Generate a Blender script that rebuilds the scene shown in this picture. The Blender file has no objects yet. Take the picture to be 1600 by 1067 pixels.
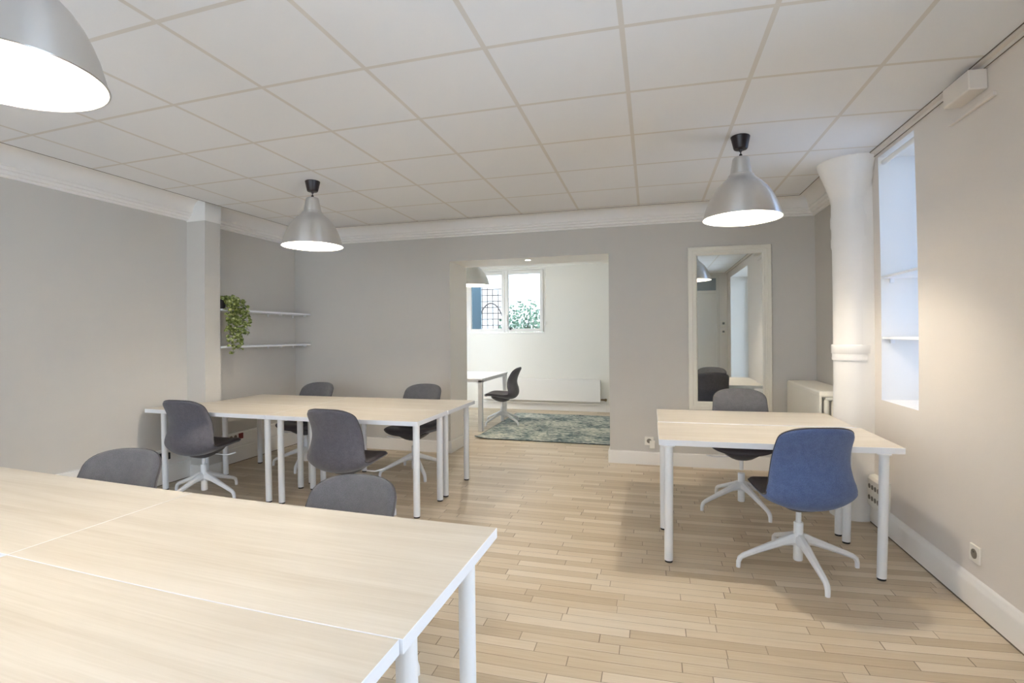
import bpy, bmesh, math, random
import numpy as np
from mathutils import Vector, Matrix

PI = math.pi
S = bpy.context.scene
C = S.collection
random.seed(7)

# ------------------------------------------------------------------ camera
# wide-angle lens with its slight barrel distortion: r = F*tan(theta)*(1+K1*tan^2)
F_PX, YAW, CY, ROLL, K1, CAM_H = 791.4, 0.2669, 523.0, 0.0075, -0.0425, 1.375
_x = np.linspace(0.005, 2.0, 400)
_r = F_PX * _x * (1 + K1 * _x * _x) * 36.0 / 1600.0
_A = np.stack([_r ** i for i in (1, 2, 3, 4)], 1)
_c = np.linalg.lstsq(_A, np.arctan(_x), rcond=None)[0]
cam = bpy.data.cameras.new('camera')
cam_ob = bpy.data.objects.new('camera', cam)
C.objects.link(cam_ob)
cam.lens = F_PX * 36 / 1600
cam.sensor_width = 36
cam.sensor_fit = 'HORIZONTAL'
cam.type = 'PANO'
cam.panorama_type = 'FISHEYE_LENS_POLYNOMIAL'
cam.fisheye_fov = PI
cam.fisheye_polynomial_k0 = 0.0
for _i in range(4):
    setattr(cam, 'fisheye_polynomial_k%d' % (_i + 1), -float(_c[_i]))
cam.shift_y = (CY - 533.5) / 1067.0
cam.clip_start = 0.02
cam_ob.matrix_world = (Matrix.Translation((0, 0, CAM_H)) @ Matrix.Rotation(YAW, 4, 'Z')
                       @ Matrix.Rotation(PI / 2, 4, 'X') @ Matrix.Rotation(-ROLL, 4, 'Z'))
S.camera = cam_ob

# ------------------------------------------------------------------ sky and exposure
S.view_settings.view_transform = 'Standard'
S.view_settings.look = 'None'
S.view_settings.exposure = 1.90
S.view_settings.gamma = 1.0
S.view_settings.use_curve_mapping = False
world = bpy.data.worlds.new('overcast_sky')
S.world = world
world.use_nodes = True
_bg = world.node_tree.nodes['Background']
_bg.inputs[0].default_value = (0.80, 0.90, 1.0, 1)
_bg.inputs[1].default_value = 5.5
BULB = 235.0
BULB_COL = (1.0, 0.90, 0.76)

S.cycles.max_bounces = 14
S.cycles.diffuse_bounces = 12
S.cycles.glossy_bounces = 4
S.cycles.transparent_max_bounces = 12
S.cycles.sample_clamp_indirect = 12.0


def portal(name, loc, rot, sx, sy):
    l = bpy.data.lights.new(name, 'AREA')
    l.shape = 'RECTANGLE'
    l.size, l.size_y = sx, sy
    l.cycles.is_portal = True
    o = bpy.data.objects.new(name, l)
    C.objects.link(o)
    o.location = loc
    o.rotation_euler = rot
    return o


# room measures
CEIL = 2.651
XL, XR = -4.38, 1.58
YB, YB2 = 5.49, 6.05          # front and rear face of the back wall
YR = -2.3                     # rear wall with the windows
YA = 9.0                      # far wall of the back room
AXL, AXR = -4.35, 1.2         # back room side walls
ACEIL = 2.62
NY0, NY1, NZ0, NZ1 = 3.50, 4.02, 0.90, 2.60     # niche in right wall

portal('rear_window_portal', (-3.175, YR - 0.02, 1.375), (PI / 2, 0, 0), 2.05, 2.25)
portal('rear_window_portal', (-0.875, YR - 0.02, 1.375), (PI / 2, 0, 0), 2.15, 2.25)
portal('right_window_portal', (XR + 0.44, 0.95, 1.45), (0, PI / 2, 0), 2.1, 1.8)
portal('niche_window_portal', (2.06, (NY0 + NY1) / 2, 1.75), (0, PI / 2, 0), 1.7, 0.52)
portal('annex_window_portal', (-2.6, YA + 0.35, 2.0), (-PI / 2, 0, 0), 1.5, 1.2)
portal('annex_door_portal', (AXL - 0.32, 8.0, 1.2), (0, -PI / 2, 0), 2.1, 1.2)


# ------------------------------------------------------------------ materials
def new_mat(name):
    m = bpy.data.materials.new(name)
    m.use_nodes = True
    nt = m.node_tree
    return m, nt, nt.nodes['Principled BSDF']


def lin(c):
    return tuple((v / 12.92 if v <= 0.04045 else ((v + 0.055) / 1.055) ** 2.4) for v in (x / 255.0 for x in c))


def N(nt, t, **kw):
    n = nt.nodes.new(t)
    for k, v in kw.items():
        setattr(n, k, v)
    return n


def plain(name, col, rough=0.6, metal=0.0, bump=0.0, bscale=200.0, var=0.0, vscale=3.0, spec=0.5):
    m, nt, b = new_mat(name)
    c = lin(col)
    b.inputs['Base Color'].default_value = (*c, 1)
    b.inputs['Roughness'].default_value = rough
    b.inputs['Metallic'].default_value = metal
    b.inputs['Specular IOR Level'].default_value = spec
    tc = N(nt, 'ShaderNodeTexCoord')
    if var > 0:
        no = N(nt, 'ShaderNodeTexNoise')
        no.inputs['Scale'].default_value = vscale
        no.inputs['Detail'].default_value = 3
        nt.links.new(tc.outputs['Object'], no.inputs['Vector'])
        mx = N(nt, 'ShaderNodeMix', data_type='RGBA')
        mx.inputs[6].default_value = (*[v * (1 - var) for v in c], 1)
        mx.inputs[7].default_value = (*[min(1, v * (1 + var)) for v in c], 1)
        nt.links.new(no.outputs['Fac'], mx.inputs[0])
        nt.links.new(mx.outputs[2], b.inputs['Base Color'])
    if bump > 0:
        no = N(nt, 'ShaderNodeTexNoise')
        no.inputs['Scale'].default_value = bscale
        no.inputs['Detail'].default_value = 2
        nt.links.new(tc.outputs['Object'], no.inputs['Vector'])
        bp = N(nt, 'ShaderNodeBump')
        bp.inputs['Strength'].default_value = bump
        bp.inputs['Distance'].default_value = 0.002
        nt.links.new(no.outputs['Fac'], bp.inputs['Height'])
        nt.links.new(bp.outputs['Normal'], b.inputs['Normal'])
    return m


def math_node(nt, op, a, b=None, c=None):
    n = N(nt, 'ShaderNodeMath', operation=op)
    for i, v in enumerate((a, b, c)):
        if v is None:
            continue
        if isinstance(v, (int, float)):
            n.inputs[i].default_value = v
        else:
            nt.links.new(v, n.inputs[i])
    return n.outputs[0]


def floor_mat():
    m, nt, b = new_mat('oak_strip_parquet')
    g = N(nt, 'ShaderNodeNewGeometry')
    sp = N(nt, 'ShaderNodeSeparateXYZ')
    nt.links.new(g.outputs['Position'], sp.inputs[0])
    x, y = sp.outputs[0], sp.outputs[1]
    W = 0.066
    ry = math_node(nt, 'DIVIDE', y, W)
    row = math_node(nt, 'FLOOR', ry)
    fy = math_node(nt, 'FRACT', ry)
    wn = N(nt, 'ShaderNodeTexWhiteNoise', noise_dimensions='1D')
    nt.links.new(row, wn.inputs['W'])
    # strip length 0.38..0.62 per row, random shift
    ln = math_node(nt, 'MULTIPLY_ADD', wn.outputs['Value'], 0.34, 0.40)
    wn2 = N(nt, 'ShaderNodeTexWhiteNoise', noise_dimensions='1D')
    nt.links.new(math_node(nt, 'ADD', row, 37.3), wn2.inputs['W'])
    sx = math_node(nt, 'ADD', math_node(nt, 'DIVIDE', x, ln), math_node(nt, 'MULTIPLY', wn2.outputs['Value'], 9.0))
    colid = math_node(nt, 'FLOOR', sx)
    fx = math_node(nt, 'FRACT', sx)
    cv = N(nt, 'ShaderNodeCombineXYZ')
    nt.links.new(colid, cv.inputs[0])
    nt.links.new(row, cv.inputs[1])
    pid = N(nt, 'ShaderNodeTexWhiteNoise', noise_dimensions='2D')
    nt.links.new(cv.outputs[0], pid.inputs['Vector'])
    # grain
    gv = N(nt, 'ShaderNodeCombineXYZ')
    nt.links.new(math_node(nt, 'MULTIPLY', x, 5.0), gv.inputs[0])
    nt.links.new(math_node(nt, 'MULTIPLY', y, 85.0), gv.inputs[1])
    nt.links.new(math_node(nt, 'MULTIPLY', pid.outputs['Value'], 40.0), gv.inputs[2])
    gr = N(nt, 'ShaderNodeTexNoise')
    gr.inputs['Scale'].default_value = 1.0
    gr.inputs['Detail'].default_value = 4
    gr.inputs['Distortion'].default_value = 0.6
    nt.links.new(gv.outputs[0], gr.inputs['Vector'])
    # broad wear
    wr = N(nt, 'ShaderNodeTexNoise')
    wr.inputs['Scale'].default_value = 0.9
    wr.inputs['Detail'].default_value = 2
    nt.links.new(g.outputs['Position'], wr.inputs['Vector'])
    f = math_node(nt, 'MULTIPLY_ADD', pid.outputs['Value'], 0.38, 0.12)
    f = math_node(nt, 'MULTIPLY_ADD', gr.outputs['Fac'], 0.34, f)
    f = math_node(nt, 'MULTIPLY_ADD', wr.outputs['Fac'], 0.25, f)
    cr = N(nt, 'ShaderNodeValToRGB')
    e = cr.color_ramp.elements
    e[0].position, e[0].color = 0.15, (*lin((156, 135, 107)), 1)
    e[1].position, e[1].color = 1.0, (*lin((222, 211, 193)), 1)
    k = cr.color_ramp.elements.new(0.55)
    k.color = (*lin((193, 176, 150)), 1)
    nt.links.new(f, cr.inputs[0])
    # gaps
    gy = math_node(nt, 'LESS_THAN', math_node(nt, 'MINIMUM', fy, math_node(nt, 'SUBTRACT', 1.0, fy)), 0.020)
    gx = math_node(nt, 'LESS_THAN', math_node(nt, 'MINIMUM', fx, math_node(nt, 'SUBTRACT', 1.0, fx)), 0.0035)
    wn3 = N(nt, 'ShaderNodeTexNoise')
    wn3.inputs['Scale'].default_value = 3.1
    nt.links.new(g.outputs['Position'], wn3.inputs['Vector'])
    gapn = math_node(nt, 'MULTIPLY_ADD', wn3.outputs['Fac'], 1.3, 0.05)
    gap = math_node(nt, 'MULTIPLY', math_node(nt, 'MAXIMUM', gy, gx), gapn)
    gap = math_node(nt, 'MINIMUM', gap, 0.85)
    mx = N(nt, 'ShaderNodeMix', data_type='RGBA')
    nt.links.new(gap, mx.inputs[0])
    nt.links.new(cr.outputs[0], mx.inputs[6])
    mx.inputs[7].default_value = (*lin((88, 70, 50)), 1)
    nt.links.new(mx.outputs[2], b.inputs['Base Color'])
    nt.links.new(math_node(nt, 'MULTIPLY_ADD', gr.outputs['Fac'], 0.2, 0.30), b.inputs['Roughness'])
    bp = N(nt, 'ShaderNodeBump')
    bp.inputs['Strength'].default_value = 0.25
    bp.inputs['Distance'].default_value = 0.002
    hh = math_node(nt, 'SUBTRACT', math_node(nt, 'MULTIPLY', pid.outputs['Value'], 0.5), gap)
    hh = math_node(nt, 'MULTIPLY_ADD', gr.outputs['Fac'], 0.35, hh)
    hh = math_node(nt, 'MULTIPLY_ADD', wr.outputs['Fac'], 2.0, hh)
    nt.links.new(hh, bp.inputs['Height'])
    nt.links.new(bp.outputs['Normal'], b.inputs['Normal'])
    return m


def ceiling_mat():
    m, nt, b = new_mat('suspended_ceiling_tiles')
    g = N(nt, 'ShaderNodeNewGeometry')
    sp = N(nt, 'ShaderNodeSeparateXYZ')
    nt.links.new(g.outputs['Position'], sp.inputs[0])
    lines = []
    for out, off in ((sp.outputs[0], -0.097), (sp.outputs[1], 2.1176)):
        q = math_node(nt, 'FRACT', math_node(nt, 'DIVIDE', math_node(nt, 'SUBTRACT', out, off), 0.6))
        d = math_node(nt, 'MINIMUM', q, math_node(nt, 'SUBTRACT', 1.0, q))
        lines.append(math_node(nt, 'LESS_THAN', d, 0.019))
    ln = math_node(nt, 'MAXIMUM', *lines)
    no = N(nt, 'ShaderNodeTexNoise')
    no.inputs['Scale'].default_value = 260
    no.inputs['Detail'].default_value = 2
    nt.links.new(g.outputs['Position'], no.inputs['Vector'])
    c0, c1 = lin((228, 229, 231)), lin((211, 207, 201))
    t = N(nt, 'ShaderNodeMix', data_type='RGBA')
    t.inputs[6].default_value = (*[v * 0.97 for v in c0], 1)
    t.inputs[7].default_value = (*c0, 1)
    nt.links.new(no.outputs['Fac'], t.inputs[0])
    mx = N(nt, 'ShaderNodeMix', data_type='RGBA')
    nt.links.new(ln, mx.inputs[0])
    nt.links.new(t.outputs[2], mx.inputs[6])
    mx.inputs[7].default_value = (*c1, 1)
    nt.links.new(mx.outputs[2], b.inputs['Base Color'])
    b.inputs['Roughness'].default_value = 0.85
    return m


def table_wood():
    m, nt, b = new_mat('pale_oak_laminate')
    tc = N(nt, 'ShaderNodeTexCoord')
    oi = N(nt, 'ShaderNodeObjectInfo')
    sp = N(nt, 'ShaderNodeSeparateXYZ')
    nt.links.new(tc.outputs['Object'], sp.inputs[0])

    def grain(sx, sy, detail, dist):
        cv = N(nt, 'ShaderNodeCombineXYZ')
        nt.links.new(math_node(nt, 'MULTIPLY', sp.outputs[0], sx), cv.inputs[0])
        nt.links.new(math_node(nt, 'MULTIPLY', sp.outputs[1], sy), cv.inputs[1])
        nt.links.new(math_node(nt, 'MULTIPLY', oi.outputs['Random'], 17.0), cv.inputs[2])
        n = N(nt, 'ShaderNodeTexNoise')
        n.inputs['Scale'].default_value = 1.0
        n.inputs['Detail'].default_value = detail
        n.inputs['Distortion'].default_value = dist
        nt.links.new(cv.outputs[0], n.inputs['Vector'])
        return n.outputs['Fac']
    f = math_node(nt, 'MULTIPLY', grain(1.1, 11.0, 2, 0.4), 0.6)
    f = math_node(nt, 'MULTIPLY_ADD', grain(3.0, 120.0, 3, 0.8), 0.4, f)
    cr = N(nt, 'ShaderNodeValToRGB')
    e = cr.color_ramp.elements
    e[0].position, e[0].color = 0.30, (*lin((197, 187, 171)), 1)
    e[1].position, e[1].color = 0.70, (*lin((219, 212, 200)), 1)
    nt.links.new(f, cr.inputs[0])
    nt.links.new(cr.outputs[0], b.inputs['Base Color'])
    b.inputs['Roughness'].default_value = 0.42
    return m


def fabric(name, c0, c1, scale=420.0, rough=0.9):
    m, nt, b = new_mat(name)
    tc = N(nt, 'ShaderNodeTexCoord')
    n1 = N(nt, 'ShaderNodeTexNoise')
    n1.inputs['Scale'].default_value = scale
    n1.inputs['Detail'].default_value = 2
    nt.links.new(tc.outputs['Object'], n1.inputs['Vector'])
    n2 = N(nt, 'ShaderNodeTexNoise')
    n2.inputs['Scale'].default_value = 30
    nt.links.new(tc.outputs['Object'], n2.inputs['Vector'])
    f = math_node(nt, 'MULTIPLY_ADD', n1.outputs['Fac'], 0.8, math_node(nt, 'MULTIPLY', n2.outputs['Fac'], 0.2))
    cr = N(nt, 'ShaderNodeValToRGB')
    e = cr.color_ramp.elements
    e[0].position, e[0].color = 0.32, (*lin(c0), 1)
    e[1].position, e[1].color = 0.68, (*lin(c1), 1)
    nt.links.new(f, cr.inputs[0])
    nt.links.new(cr.outputs[0], b.inputs['Base Color'])
    b.inputs['Roughness'].default_value = rough
    b.inputs['Sheen Weight'].default_value = 0.25
    bp = N(nt, 'ShaderNodeBump')
    bp.inputs['Strength'].default_value = 0.3
    bp.inputs['Distance'].default_value = 0.001
    nt.links.new(n1.outputs['Fac'], bp.inputs['Height'])
    nt.links.new(bp.outputs['Normal'], b.inputs['Normal'])
    return m


def aluminium():
    m, nt, b = new_mat('spun_aluminium')
    tc = N(nt, 'ShaderNodeTexCoord')
    sp = N(nt, 'ShaderNodeSeparateXYZ')
    nt.links.new(tc.outputs['Object'], sp.inputs[0])
    cv = N(nt, 'ShaderNodeCombineXYZ')
    nt.links.new(math_node(nt, 'MULTIPLY', sp.outputs[2], 700.0), cv.inputs[2])
    no = N(nt, 'ShaderNodeTexNoise')
    no.inputs['Scale'].default_value = 1.0
    nt.links.new(cv.outputs[0], no.inputs['Vector'])
    b.inputs['Base Color'].default_value = (0.74, 0.74, 0.735, 1)
    b.inputs['Metallic'].default_value = 1.0
    nt.links.new(math_node(nt, 'MULTIPLY_ADD', no.outputs['Fac'], 0.12, 0.24), b.inputs['Roughness'])
    b.inputs['Anisotropic'].default_value = 0.92
    b.inputs['Anisotropic Rotation'].default_value = 0.25
    tg = N(nt, 'ShaderNodeTangent', direction_type='RADIAL', axis='Z')
    nt.links.new(tg.outputs[0], b.inputs['Tangent'])
    return m


def emission(name, col, st):
    m = bpy.data.materials.new(name)
    m.use_nodes = True
    nt = m.node_tree
    nt.nodes.clear()
    e = N(nt, 'ShaderNodeEmission')
    e.inputs[0].default_value = (*col, 1)
    e.inputs[1].default_value = st
    o = N(nt, 'ShaderNodeOutputMaterial')
    nt.links.new(e.outputs[0], o.inputs[0])
    return m


def glass_mat(name='window_glass', tint=(0.96, 0.98, 0.98)):
    m = bpy.data.materials.new(name)
    m.use_nodes = True
    nt = m.node_tree
    nt.nodes.clear()
    t = N(nt, 'ShaderNodeBsdfTransparent')
    t.inputs[0].default_value = (*tint, 1)
    g = N(nt, 'ShaderNodeBsdfGlossy')
    g.inputs['Roughness'].default_value = 0.02
    fr = N(nt, 'ShaderNodeFresnel')
    fr.inputs[0].default_value = 1.45
    mx = N(nt, 'ShaderNodeMixShader')
    o = N(nt, 'ShaderNodeOutputMaterial')
    nt.links.new(fr.outputs[0], mx.inputs[0])
    nt.links.new(t.outputs[0], mx.inputs[1])
    nt.links.new(g.outputs[0], mx.inputs[2])
    nt.links.new(mx.outputs[0], o.inputs[0])
    return m


def rug_mat():
    m, nt, b = new_mat('distressed_rug_pile')
    tc = N(nt, 'ShaderNodeTexCoord')
    mp = N(nt, 'ShaderNodeMapping')
    mp.inputs['Scale'].default_value = (9, 26, 1)
    nt.links.new(tc.outputs['Object'], mp.inputs[0])
    n1 = N(nt, 'ShaderNodeTexNoise')
    n1.inputs['Scale'].default_value = 1.0
    n1.inputs['Detail'].default_value = 5
    n1.inputs['Distortion'].default_value = 1.8
    nt.links.new(mp.outputs[0], n1.inputs['Vector'])
    n2 = N(nt, 'ShaderNodeTexNoise')
    n2.inputs['Scale'].default_value = 2.2
    n2.inputs['Detail'].default_value = 2
    nt.links.new(tc.outputs['Object'], n2.inputs['Vector'])
    f = math_node(nt, 'MULTIPLY_ADD', n1.outputs['Fac'], 0.7, math_node(nt, 'MULTIPLY', n2.outputs['Fac'], 0.34))
    cr = N(nt, 'ShaderNodeValToRGB')
    e = cr.color_ramp.elements
    e[0].position, e[0].color = 0.39, (*lin((34, 54, 62)), 1)
    e[1].position, e[1].color = 0.60, (*lin((204, 204, 192)), 1)
    for p, c in ((0.46, (78, 100, 104)), (0.52, (150, 156, 148))):
        k = cr.color_ramp.elements.new(p)
        k.color = (*lin(c), 1)
    nt.links.new(f, cr.inputs[0])
    nt.links.new(cr.outputs[0], b.inputs['Base Color'])
    b.inputs['Roughness'].default_value = 0.95
    bp = N(nt, 'ShaderNodeBump')
    bp.inputs['Strength'].default_value = 0.5
    bp.inputs['Distance'].default_value = 0.004
    nt.links.new(n1.outputs['Fac'], bp.inputs['Height'])
    nt.links.new(bp.outputs['Normal'], b.inputs['Normal'])
    return m


def leaf_mat(name, dark, light, edge):
    m, nt, b = new_mat(name)
    tc = N(nt, 'ShaderNodeTexCoord')
    no = N(nt, 'ShaderNodeTexNoise')
    no.inputs['Scale'].default_value = 45
    no.inputs['Detail'].default_value = 3
    nt.links.new(tc.outputs['Object'], no.inputs['Vector'])
    cr = N(nt, 'ShaderNodeValToRGB')
    e = cr.color_ramp.elements
    e[0].position, e[0].color = 0.38, (*lin(dark), 1)
    e[1].position, e[1].color = 0.68, (*lin(edge), 1)
    k = cr.color_ramp.elements.new(0.53)
    k.color = (*lin(light), 1)
    nt.links.new(no.outputs['Fac'], cr.inputs[0])
    nt.links.new(cr.outputs[0], b.inputs['Base Color'])
    b.inputs['Roughness'].default_value = 0.5
    return m


M = dict(
    floor=floor_mat(), ceil=ceiling_mat(),
    grey=plain('warm_grey_paint', (199, 195, 188), 0.75, bump=0.08, bscale=90, var=0.015),
    rwall=plain('off_white_wall_paint', (220, 213, 205), 0.7, bump=0.08, bscale=90, var=0.012),
    white=plain('white_paint', (232, 229, 224), 0.5, bump=0.03, bscale=60),
    annex=plain('warm_white_paint', (232, 229, 221), 0.7, var=0.01),
    cream=plain('cream_gloss_paint', (226, 222, 210), 0.4),
    plaster=plain('white_ceiling_plaster', (228, 225, 218), 0.8),
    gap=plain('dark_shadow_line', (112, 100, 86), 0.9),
    wood=table_wood(),
    edge=plain('white_laminate_edge', (236, 237, 240), 0.35),
    legw=plain('white_powder_coat', (232, 232, 233), 0.32),
    black=plain('black_rubber', (24, 22, 22), 0.6),
    bplastic=plain('dark_brown_plastic', (34, 22, 22), 0.38),
    socket=plain('white_socket_plastic', (232, 228, 218), 0.35),
    hole=plain('socket_hole_dark', (128, 120, 106), 0.6),
    red=plain('red_socket_plastic', (120, 30, 34), 0.4),
    chrome=plain('steel', (190, 190, 190), 0.25, metal=1.0),
    brass=plain('aged_brass_valve', (120, 100, 70), 0.4, metal=0.8),
    fab=fabric('charcoal_wool_fabric', (66, 64, 70), (102, 100, 108)),
    fabi=fabric('slate_grey_fabric', (60, 60, 63), (92, 92, 97)),
    blue=fabric('blue_wool_fabric', (62, 78, 118), (98, 118, 162)),
    seat=plain('dark_seat_cover', (70, 62, 66), 0.5, bump=0.1, bscale=500),
    piping=plain('black_piping', (62, 58, 60), 0.6),
    plate=plain('dark_grey_plate', (74, 72, 76), 0.5),
    alu=aluminium(),
    inner=plain('white_enamel_reflector', (250, 248, 244), 0.5),
    bulb=emission('lit_bulb', BULB_COL, BULB),
    spot=emission('lit_downlight', (1.0, 0.93, 0.82), 9.0),
    glass=glass_mat(), nglass=glass_mat('dimmed_niche_glass', (0.38, 0.43, 0.51)), rglass=glass_mat('dimmed_side_glass', (0.56, 0.58, 0.61)), oglass=glass_mat('dimmed_annex_glass', (0.36, 0.37, 0.37)), wglass=glass_mat('dimmed_rear_glass', (0.56, 0.57, 0.585)), dglass=glass_mat('dimmed_door_glass', (0.85, 0.86, 0.87)),  # tints are added to cut the daylight through each window; no curtains
    mirror=plain('silvered_mirror', (232, 236, 234), 0.015, metal=1.0),
    rug=rug_mat(), rugedge=plain('rug_binding', (50, 62, 66), 0.9),
    leaf=leaf_mat('variegated_ivy_leaf', (84, 96, 40), (138, 148, 72), (214, 216, 164)),
    stem=plain('ivy_vine', (96, 104, 60), 0.7),
    pot=plain('dark_pot', (44, 36, 34), 0.5),
    shrub=leaf_mat('shrub_leaf', (110, 148, 128), (150, 182, 160), (186, 206, 186)),
    trellis=plain('weathered_trellis_wood', (120, 108, 108), 0.8),
    shutter=plain('blue_grey_shutter', (112, 140, 160), 0.6),
    door=plain('white_door_paint', (222, 219, 212), 0.45),
    transom=plain('grey_frosted_glass', (150, 158, 160), 0.3),
    screen=plain('thermostat_screen', (120, 126, 122), 0.3),
    court=plain('courtyard_paving', (70, 70, 70), 0.9),
)


# ------------------------------------------------------------------ mesh helpers
def link(name, bm, mats, parent=None, smooth=False, loc=None):
    me = bpy.data.meshes.new(name)
    bm.normal_update()
    bm.to_mesh(me)
    bm.free()
    if not isinstance(mats, (list, tuple)):
        mats = [mats]
    for m in mats:
        me.materials.append(m)
    if smooth:
        me.polygons.foreach_set('use_smooth', [True] * len(me.polygons))
        if smooth == 'auto':
            me.set_sharp_from_angle(angle=math.radians(38))
    o = bpy.data.objects.new(name, me)
    C.objects.link(o)
    if parent is not None:
        o.parent = parent
    if loc is not None:
        o.location = loc
    return o


def tag(o, label=None, cat=None, group=None, kind=None):
    if label: o['label'] = label
    if cat: o['category'] = cat
    if group: o['group'] = group
    if kind: o['kind'] = kind
    return o


def empty(name, loc=(0, 0, 0), rz=0.0):
    o = bpy.data.objects.new(name, None)
    o.empty_display_size = 0.1
    C.objects.link(o)
    o.location = loc
    o.rotation_euler = (0, 0, rz)
    return o


def copy_tree(o, parent=None):
    c = o.copy()
    C.objects.link(c)
    if parent is not None:
        c.parent = parent
    for ch in list(o.children):
        copy_tree(ch, c)
    return c


def box(bm, x0, x1, y0, y1, z0, z1, mi=0, bevel=0.0):
    vs = [bm.verts.new((x, y, z)) for z in (z0, z1) for y in (y0, y1) for x in (x0, x1)]
    idx = [(0, 2, 3, 1), (4, 5, 7, 6), (0, 1, 5, 4), (2, 6, 7, 3), (0, 4, 6, 2), (1, 3, 7, 5)]
    fs = []
    for f in idx:
        fc = bm.faces.new([vs[i] for i in f])
        fc.material_index = mi
        fs.append(fc)
    if bevel > 0:
        es = list({e for f in fs for e in f.edges})
        bmesh.ops.bevel(bm, geom=es, offset=bevel, segments=2, affect='EDGES', profile=0.5)
    return fs


def cyl(bm, p0, p1, r0, r1=None, n=24, mi=0, caps=True):
    r1 = r0 if r1 is None else r1
    p0, p1 = Vector(p0), Vector(p1)
    d = (p1 - p0).normalized()
    a = Vector((1, 0, 0)) if abs(d.x) < 0.9 else Vector((0, 1, 0))
    u = d.cross(a).normalized()
    v = d.cross(u)
    ra = [bm.verts.new(p0 + (u * math.cos(t) + v * math.sin(t)) * r0) for t in [2 * PI * i / n for i in range(n)]]
    rb = [bm.verts.new(p1 + (u * math.cos(t) + v * math.sin(t)) * r1) for t in [2 * PI * i / n for i in range(n)]]
    for i in range(n):
        f = bm.faces.new([ra[i], rb[i], rb[(i + 1) % n], ra[(i + 1) % n]])
        f.material_index = mi
    if caps:
        bm.faces.new(ra).material_index = mi
        bm.faces.new(list(reversed(rb))).material_index = mi


def lathe(bm, prof, n=64, cx=0.0, cy=0.0, mi=0, close=False):
    rings = []
    for r, z in prof:
        if r < 1e-6:
            rings.append([bm.verts.new((cx, cy, z))])
        else:
            rings.append([bm.verts.new((cx + r * math.cos(2 * PI * i / n), cy + r * math.sin(2 * PI * i / n), z)) for i in range(n)])
    seq = list(zip(rings, rings[1:]))
    if close:
        seq.append((rings[-1], rings[0]))
    for a, b in seq:
        for i in range(n):
            j = (i + 1) % n
            if len(a) == 1 and len(b) == 1:
                continue
            if len(a) == 1:
                f = bm.faces.new([a[0], b[i], b[j]])
            elif len(b) == 1:
                f = bm.faces.new([a[i], b[0], a[j]])
            else:
                f = bm.faces.new([a[i], b[i], b[j], a[j]])
            f.material_index = mi


def tube(bm, pts, r, n=8, mi=0, closed=False):
    P = [Vector(p) for p in pts]
    rings = []
    prev = None
    L = len(P)
    for i, p in enumerate(P):
        if closed:
            d = (P[(i + 1) % L] - P[i - 1])
        else:
            d = (P[min(i + 1, L - 1)] - P[max(i - 1, 0)])
        d.normalize()
        if prev is None:
            a = Vector((0, 0, 1)) if abs(d.z) < 0.9 else Vector((1, 0, 0))
            u = d.cross(a).normalized()
        else:
            u = (prev - d * prev.dot(d)).normalized()
        prev = u
        v = d.cross(u)
        rr = r[i] if isinstance(r, (list, tuple)) else r
        rings.append([bm.verts.new(p + (u * math.cos(2 * PI * k / n) + v * math.sin(2 * PI * k / n)) * rr) for k in range(n)])
    pairs = list(zip(rings, rings[1:]))
    if closed:
        pairs.append((rings[-1], rings[0]))
    for a, b in pairs:
        for k in range(n):
            bm.faces.new([a[k], a[(k + 1) % n], b[(k + 1) % n], b[k]]).material_index = mi
    if not closed:
        bm.faces.new(list(reversed(rings[0]))).material_index = mi
        bm.faces.new(rings[-1]).material_index = mi


def sweep(bm, path, prof, side=1.0, mi=0):
    """profile (d from wall, z) swept along a plan polyline with mitred corners; room side = left*side"""
    P = [Vector((x, y)) for x, y in path]
    offs = []
    for i in range(len(P)):
        ns = []
        if i > 0:
            t = (P[i] - P[i - 1]).normalized()
            ns.append(Vector((-t.y, t.x)) * side)
        if i < len(P) - 1:
            t = (P[i + 1] - P[i]).normalized()
            ns.append(Vector((-t.y, t.x)) * side)
        if len(ns) == 1:
            offs.append(ns[0])
        else:
            b = (ns[0] + ns[1]).normalized()
            offs.append(b / max(0.2, b.dot(ns[0])))
    rings = [[bm.verts.new((p.x + o.x * d, p.y + o.y * d, z)) for d, z in prof] for p, o in zip(P, offs)]
    n = len(prof)
    for a, b in zip(rings, rings[1:]):
        for k in range(n):
            bm.faces.new([a[k], a[(k + 1) % n], b[(k + 1) % n], b[k]]).material_index = mi
    bm.faces.new(list(reversed(rings[0]))).material_index = mi
    bm.faces.new(rings[-1]).material_index = mi
    bmesh.ops.recalc_face_normals(bm, faces=bm.faces[:])


def struct(name, bm, mats, smooth=False, parent=None):
    o = link(name, bm, mats, parent, smooth)
    if parent is None:
        o['kind'] = 'structure'
    return o


def bx(*a, **k):
    bm = bmesh.new()
    box(bm, *a, **k)
    return bm


# ------------------------------------------------------------------ setting
struct('floor', bx(-4.9, 2.1, -2.8, 9.6, -0.12, 0.0), M['floor'])
XE, YE, XE2 = -4.015, 5.165, 1.36                 # edges of the suspended tiles
bm = bmesh.new()
box(bm, XE, XR + 0.02, -2.3, 4.20, CEIL, CEIL + 0.02)
box(bm, XE, XE2, 4.20, YE, CEIL, CEIL + 0.02)
struct('ceiling', bm, M['ceil'])
struct('ceiling_upper', bx(-4.9, 2.1, -2.8, YB + 0.3, 2.90, 3.02), M['plaster'])
struct('ceiling_annex', bx(-4.9, 2.1, YB2 - 0.3, 9.6, ACEIL, ACEIL + 0.15), M['plaster'])

bm = bmesh.new()
box(bm, XL - 0.25, XL, YR - 0.3, YB2, 0, 2.95)
struct('wall_left', bm, M['grey'])

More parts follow.
